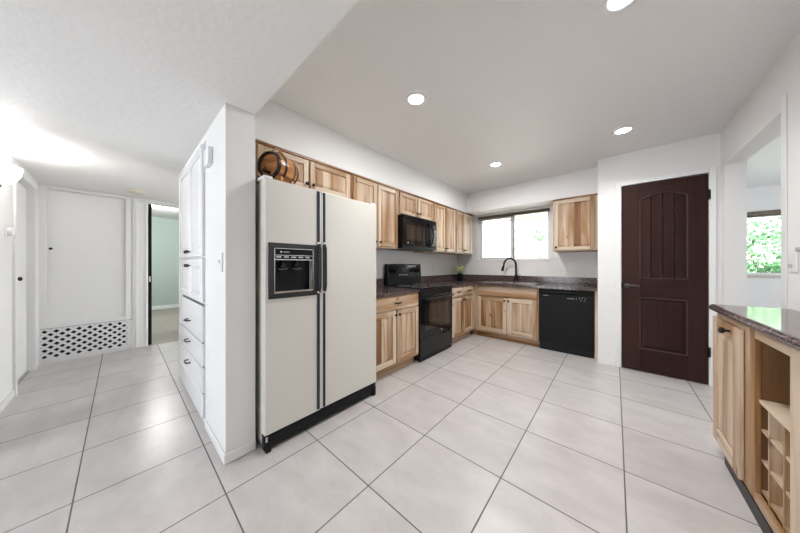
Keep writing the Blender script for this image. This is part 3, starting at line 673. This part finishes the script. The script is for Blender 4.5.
for x in (.05, Lb-.05):
    m = MB(); m.prism([(0, 0)], 0, 0) if False else None
    MB().box(x-.012, x+.012, -.075, .075, .0, .018, tone=.6).box(x-.012, x+.012, -.075, -.045, .018, .045, tone=.6).box(x-.012, x+.012, .045, .075, .018, .045, tone=.6).build('cradle', 'oak', r, .003)

# ------------------------------------------------------------ microwave over the stove; front x=-1.985
r = thing('microwave', 'black over-the-range microwave oven with a looped handle', 'microwave', (-1.985, 2.318, 0), PI/2)
MW = .772; z0, z1 = 1.410, 1.836
B(0, MW, .022, .442, z0+.004, z1).build('body', 'black', r, .003)
m = MB().box(.0, .575, -.0, .021, z0+.045, z1-.055, tone=.2).build('door', 'blackgloss', r, .004)
B(.075, .50, -.0025, -.0003, z0+.115, z1-.12).build('window', 'ovenglass', m, .001)
MB().lathe([(.010, 0), (.010, -.002)], (.10, -.0005, z0+.075), 'Y', 16).build('emblem', 'grey', m)
pts = []
for i in range(25):
    a = 2*PI*i/24; pts.append((.575+.052*math.sin(a), -.030+.006*math.cos(2*a), (z0+z1)/2+.148*math.cos(a)))
hd = MB().tube(pts, .0105, 10).tube([(.575, -.028, (z0+z1)/2+.148), (.575, 0, (z0+z1)/2+.148)], .011, 8).tube([(.575, -.028, (z0+z1)/2-.148), (.575, 0, (z0+z1)/2-.148)], .011, 8).build('handle', 'black', m)
cp = B(.578, MW, -.0, .021, z0+.045, z1-.055).build('control_panel', 'blackgloss', r, .004)
m = MB()
for i in range(5):
    for j in range(3): m.box(.655+.033*j, .678+.033*j, -.0015, -.0003, z0+.075+.04*i, z0+.092+.04*i)
m.build('keypad', 'navy', cp)
B(.655, .745, -.0015, -.0003, z1-.105, z1-.075).build('display', 'ovenglass', cp)
m = MB().box(0, MW, .004, .021, z1-.053, z1)
for i in range(5): m.box(.02, MW-.02, -.001, .004, z1-.048+.009*i, z1-.044+.009*i)
m.build('vent_grille', 'black', r, .001)
B(0, MW, .004, .021, z0+.004, z0+.043).build('bottom_band', 'black', r, .002)

# ------------------------------------------------------------ stove; front x=-1.785
r = thing('stove', 'black glass-top electric range with oven door and storage drawer', 'stove', (-1.785, 2.412, 0), PI/2)
SW = .782
B(.002, SW-.002, .03, .60, .015, .893).build('body', 'black', r, .003)
MB().box(.0, SW, .005, .565, .894, .912).build('cooktop', 'blackgloss', r, .003)
for x, y, q in ((.19, .16, .10), (.56, .16, .075), (.19, .42, .075), (.56, .42, .10)):
    MB().lathe([(q, 0), (q, .0006), (q-.004, .0006), (q-.004, 0)], (x, y, .9123), 'Z', 32, cap=False).build('burner_ring', 'grey', r)
od = B(.004, SW-.004, .0, .029, .275, .800).build('oven_door', 'blackgloss', r, .004)
B(.085, SW-.085, -.0025, -.0003, .375, .700).build('oven_window', 'ovenglass', od)
MB().lathe([(.010, 0), (.010, -.002)], (SW*.62, -.0005, .325), 'Y', 16).build('emblem', 'grey', od)
hm = MB().tube([(.05, -.045, .775), (SW/2, -.050, .778), (SW-.05, -.045, .775)], .013, 10)
for x in (.06, SW-.06): hm.tube([(x, 0, .775), (x, -.045, .775)], .012, 8)
hm.build('oven_handle', 'black', od)
B(.002, SW-.002, .004, .029, .806, .890).build('front_panel', 'black', r, .004)
B(.004, SW-.004, .0, .029, .060, .268).build('storage_drawer', 'blackgloss', r, .004)
B(.004, SW-.004, .012, .028, .004, .058).build('base_strip', 'black', r)
m = MB().add([(0, .555, .9125), (0, .575, 1.215), (0, .615, 1.215), (0, .640, .9125), (SW, .555, .9125), (SW, .575, 1.215), (SW, .615, 1.215), (SW, .640, .9125)],
             [(0, 1, 2, 3), (7, 6, 5, 4), (0, 4, 5, 1), (1, 5, 6, 2), (2, 6, 7, 3), (3, 7, 4, 0)])
bg_ = m.build('backguard', 'black', r, .006, 2)
MB().add([(.03, .5605, 1.02), (.03, .5725, 1.20), (SW-.03, .5725, 1.20), (SW-.03, .5605, 1.02)], [(0, 1, 2, 3)]).build('control_glass', 'blackgloss', bg_)
for i, x in enumerate((.085, .165, SW-.235, SW-.155, SW-.075)):
    MB().lathe([(.024, 0), (.022, -.018), (.018, -.024)], (x, .566, 1.115), 'Y', 18).box(x-.003, x+.003, .537, .543, 1.095, 1.135).build('control_knob', 'black', bg_)
MB().box(.30, .42, .561, .564, 1.10, 1.145).build('clock', 'ovenglass', bg_)
m = MB()
for i in range(7): m.box(.24+.03*i, .258+.03*i, .560, .563, 1.05, 1.062)
m.build('touch_keys', 'grey', bg_)

# ------------------------------------------------------------ dishwasher; front y=3.95
r = thing('dishwasher', 'black built-in dishwasher at the end of the counter', 'dishwasher', (-.822, 3.955, 0))
DW = .622
B(.004, DW-.004, .03, .59, .02, .862).build('body', 'black', r)
dd = MB().box(0, DW, 0, .029, .105, .800).build('door', 'blackdw', r, .004)
# recessed pocket grip along the top edge of the panel
n = 24; vs = []
for i in range(n+1):
    x = DW*i/n; b_ = .003+.016*math.exp(-((x/DW-.5)/.16)**2); vs.append((x, b_))
m = MB(); R = [[(x, 0, .801), (x, -b_, .812), (x, -b_*.8-.002, .838), (x, 0, .850), (x, .029, .850), (x, .029, .801)] for x, b_ in vs]
m.rings(R).build('grip', 'blackdw', r)
B(.0, DW, .008, .029, .852, .8685).build('top_strip', 'shade_black', r)
B(.055, .120, -.0012, -.0003, .770, .776).build('emblem', 'grey', dd)
m = MB().box(.335, .42, -.0012, -.0003, .748, .753)
for x, z in ((.44, .752), (.475, .765), (.505, .77), (.535, .765), (.49, .735), (.525, .735)): m.lathe([(.005, 0), (.005, -.001)], (x, -.0003, z), 'Y', 10)
m.build('markings', 'grey', dd)
B(.004, DW-.004, .035, .05, .001, .104).build('toe_panel', 'black', r)

# ------------------------------------------------------------ wine-rack cabinet on the right (front x=.50), local x runs toward -y
r = thing('wine_cabinet', 'shallow hickory base cabinet with one door and an open wine rack', 'cabinet', (.502, 2.570, 0), -PI/2)
W = 1.50; Dp = .271; z0, z1 = .072, .900
ox0, ox1, oz0, oz1 = .570, .885, .115, .850
m = MB(); t = .016
m.box(0, t, .019, Dp, z0, z1, 0, .3).box(W-t, W, .019, Dp, z0, z1, 0, .3).box(t, W-t, .019, Dp, z1-t, z1, 0, .3).box(t, W-t, .019, Dp, z0, z0+t, 0, .4)
m.build('carcass', 'wv', r)
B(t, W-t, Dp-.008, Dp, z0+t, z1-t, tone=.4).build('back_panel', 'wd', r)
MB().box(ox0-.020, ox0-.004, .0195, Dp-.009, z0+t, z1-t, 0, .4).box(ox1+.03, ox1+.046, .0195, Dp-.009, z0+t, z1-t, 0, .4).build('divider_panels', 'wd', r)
f = MB()
f.box(0, .03, 0, .0188, z0, z1, 0, .15).box(.45, .515, 0, .0188, z0, z1, 0, .2).box(.515, ox0, 0, .0188, z0, z1, 0, .8).box(ox1, ox1+.20, 0, .0188, z0, z1, 0, .05).box(W-.05, W, 0, .0188, z0, z1, 0, .3).box(ox1+.20, W-.05, 0, .0188, z0, z1, 0, .3)
f.box(.03, .45, 0, .0188, z0, z0+.04, 1, .3).box(.03, .45, 0, .0188, z1-.04, z1, 1, .3).box(ox0, ox1, 0, .0188, z0, oz0, 1, .65).box(ox0, ox1, 0, .0188, oz1, z1, 1, .15)
f.build('face_frame', ['wv', 'wh'], r, .001)
dm = cab_door(r, .004, .452, .085, .868, None, None, .085, (.1, .35, .05, .5))
MB().lathe([(.006, 0), (.006, -.018), (.016, -.024), (.017, -.036), (.009, -.042)], (.335, -.0205, .832), 'Y', 14).build('knob', 'knob', dm)
B(ox0-.003, ox1+.029, .012, Dp-.012, .545, .563, tone=.1).build('shelf', 'wh', r, .001)
m = MB(); ins = .018
for z in (.418, .275, .132): m.box(ox0-.003, ox1+.029, ins+.002, Dp-.012, z-.006, z+.006, 1, .45)
m2 = MB()
for x in (.650, .780): m2.box(x-.006, x+.006, ins-.001, Dp-.012, z0+t+.001, .544, 0, .45)
m.build('rack_shelves', ['wv', 'wh'], r); m2.build('rack_dividers', ['wv', 'wh'], r)
B(.165, W, -.004, .012, .001, .071).build('toe_kick', 'black', r)
r = thing('countertop', 'dark granite countertop with a rounded edge on the wine-rack cabinet', 'countertop', (0, 0, 0), 0, 'granite counters')
m = MB(); cx0, cz0, cz1 = .468, .901, .942; rad = (cz1-cz0)/2
prof = [(cx0+rad-rad*math.cos(a), (cz0+cz1)/2+rad*math.sin(a)) for a in [(-.5+i/8)*PI for i in range(9)]]
sec = [(RX-.001, cz0)]+prof+[(RX-.001, cz1)]
ya, yb = 1.04, 2.578
R = []
for k, y in ((0, ya), (1, yb)): R.append([(x, y, z) for x, z in sec])
m.rings(R, smooth=False)
m.build('slab', 'granite', r, .006, 3)

# ------------------------------------------------------------ pantry built into the hall wall (front y=.405)
r = thing('pantry_cabinet', 'white built-in hall pantry with tall doors, short doors and three drawers', 'cabinet', (-3.341, .4165, 0), 0)
W = 1.062
m = MB(); m.box(0, .03, 0, .17, .0, 2.125).box(W-.045, W, 0, .17, .0, 2.125).box(.03, W-.045, 0, .17, 2.10, 2.125).box(.03, W-.045, 0, .17, 0, .05).box(.03, W-.045, 0, .17, 1.255, 1.275).box(.03, W-.045, 0, .17, .90, .925).box(.03, W-.045, .03, .04, .05, 2.10)
m.build('case', 'pantry', r, .002)
hw = .498; pm = ('pantry', 'pantry')
for i in range(2):
    a = .022+i*(hw+.004); b_ = a+hw
    kx = b_-.05 if i == 0 else a+.05
    cab_door(r, a, b_, 1.268, 2.108, kx, 1.315, .06, th=.02, mats=pm)
    cab_door(r, a, b_, .918, 1.25, kx, 1.195, .06, th=.02, mats=pm)
for i, z in enumerate((.62, .435, .24)):
    dm = B(.022, W-.034, -.019, -.0008, z, z+[.27, .175, .185][i]).build('drawer', 'pantry', r, .004, 2)
    zc_ = z+[.10, .107, .116][i]; x = W/2
    MB().tube([(x-.05, -.019, zc_), (x-.05, -.045, zc_), (x, -.052, zc_), (x+.05, -.045, zc_), (x+.05, -.019, zc_)], .006, 8).build('pull', 'knob', dm)
B(.022, W-.034, -.019, -.0008, .055, .232).build('drawer_blank', 'pantry', r, .004)

# ------------------------------------------------------------ small wall and ceiling fittings
def plate_y(label, x, y, z, name='light_switch', sgn=-1, cat='switch', duplex=False):   # plate on a wall facing -y (sgn -1)
    r = thing(name, label, cat, (x, y, z), 0 if sgn < 0 else PI)
    B(-.037, .037, -.007, -.0006, -.06, .06).build('plate', 'plastic', r, .003, 2)
    if duplex:
        for q in (-.021, .021): MB().box(-.016, .016, -.009, -.0062, q-.014, q+.014).build('socket', 'trim', r, .002)
    else: B(-.006, .006, -.016, -.0062, -.004, .014).build('toggle', 'plastic', r, .002)
    return r
plate_y('white light switch on the hall wall beside the pantry', -1.86, .417, 1.215)
plate_y('white outlet on the wall under the sink window, left of the faucet', -1.47, WY, 1.13, 'outlet', cat='outlet', duplex=True)
plate_y('white outlet on the wall under the single wall cabinet', -.52, WY, 1.17, 'outlet', cat='outlet', duplex=True)
r = plate_y('white outlet on the wall right of the stove', KX, 3.70, 1.18, 'outlet', cat='outlet', duplex=True); r.rotation_euler = (0, 0, PI/2)
r = thing('light_switch', 'white switch plate right beside the dining room opening', 'switch', (RX, 2.555, 1.215), -PI/2)
B(-.045, .045, -.008, -.0006, -.058, .058).build('plate', 'plastic', r, .003, 2); B(-.006, .006, -.02, -.0082, -.03, -.01).build('toggle', 'grey', r, .002)
r = thing('light_switch', 'white dimmer plate at the right edge of the picture', 'switch', (RX, 2.43, 1.26), -PI/2)
B(-.055, .055, -.008, -.0006, -.11, .058).build('plate', 'plastic', r, .003, 2); MB().lathe([(.016, 0), (.014, -.018)], (-.02, -.008, .025), 'Y', 16).build('dial', 'grey', r)
r = thing('door_chime', 'white door chime box high on the hall wall beside the pantry', 'door chime', (-2.13, .417, 1.95))
B(-.062, .062, -.030, -.0006, -.058, .058).build('cover', 'plastic', r, .005, 2)
B(-.070, -.063, -.02, -.0006, -.05, .05).build('side_cap', 'plastic', r)
r = thing('smoke_detector', 'round off-white smoke detector on the hall ceiling', 'smoke detector', (-4.72, .135, HZ))
MB().lathe([(.085, -.001), (.085, -.012), (.075, -.034), (.045, -.042), (.01, -.044)], (0, 0, 0), 'Z', 28).build('cover', mat('aged_plastic', (.62, .58, .47), .5), r)
MB().lathe([(.055, -.038), (.058, -.0425), (.052, -.0425)], (0, 0, 0), 'Z', 28, cap=False).build('vent_ring', 'grey', r)
r = thing('thermostat', 'small white round thermostat on the left hall wall below the sconce', 'thermostat', (-3.93, -.65, 1.49))
B(-.045, .045, .0006, .008, -.045, .045).build('plate', 'plastic', r, .002); MB().lathe([(.038, .008), (.038, .03), (.03, .036)], (0, 0, 0), 'Y', 24).build('dial', 'plastic', r)
r = thing('wall_sconce', 'lit white glass bowl sconce on the left hall wall', 'wall lamp', (-3.62, -.65, 1.84))
m = MB(); R = []
for k in range(9):
    ph = k/8*PI/2; q = .112*math.sin(ph)**.75 if k else .004; h = .135*(1-math.cos(ph))
    R.append([(q*math.cos(PI*i/16), .012+q*math.sin(PI*i/16), h) for i in range(17)])
m.rings(R, cap=False, closed=False).build('glass_bowl', 'glasslamp', r)
m = MB().box(-.03, .03, .0006, .01, -.03, .10).lathe([(.018, -.03), (.02, -.005), (.012, 0)], (0, .014, 0), 'Z', 14); m.build('bracket', 'black', r)
sl = light('sconce_bulb', 'POINT', (0, .06, .11), (0, 0, 0), 8, (1, .985, .97), shadow_soft_size=.06); sl.parent = r
# recessed ceiling lights
for lb, x, y in (('recessed ceiling light nearest the refrigerator', -1.168, 1.52), ('recessed ceiling light closest to the sink window', -1.156, 3.181), ('recessed ceiling light in front of the dark door', .058, 3.19), ('recessed ceiling light at the top edge of the picture, right of centre', .03, 1.60)):
    r = thing('ceiling_light', lb, 'ceiling light', (x, y, CZ), 0, 'recessed ceiling lights')
    MB().lathe([(.086, -.0005), (.086, -.006), (.060, -.011), (.057, -.004)], (0, 0, 0), 'Z', 32, cap=False).build('trim_ring', 'plastic', r)
    MB().lathe([(.057, -.0035), (.055, -.006)], (0, 0, 0), 'Z', 32).build('lens', 'lens', r)
    q = light('downlight', 'AREA', (0, 0, -.02), (0, 0, 0), (9.5 if x < 0 else 5) if y < 2 else (12 if x < 0 else 5), (1, .99, .99), shape='DISK', size=.13, spread=math.radians(180 if x < 0 else 138)); q.parent = r
r = thing('ceiling_light', 'small lit ceiling light in the green bedroom beyond the hall', 'ceiling light', (-7.3, .45, 2.5))
MB().lathe([(.13, -.001), (.13, -.02), (.11, -.05), (.05, -.07), (.005, -.075)], (0, 0, 0), 'Z', 24).build('glass_dome', 'glasslamp', r)
q = light('bedroom_bulb', 'POINT', (0, .0, -.25), (0, 0, 0), 55, (1, .98, .95), shadow_soft_size=.12); q.parent = r
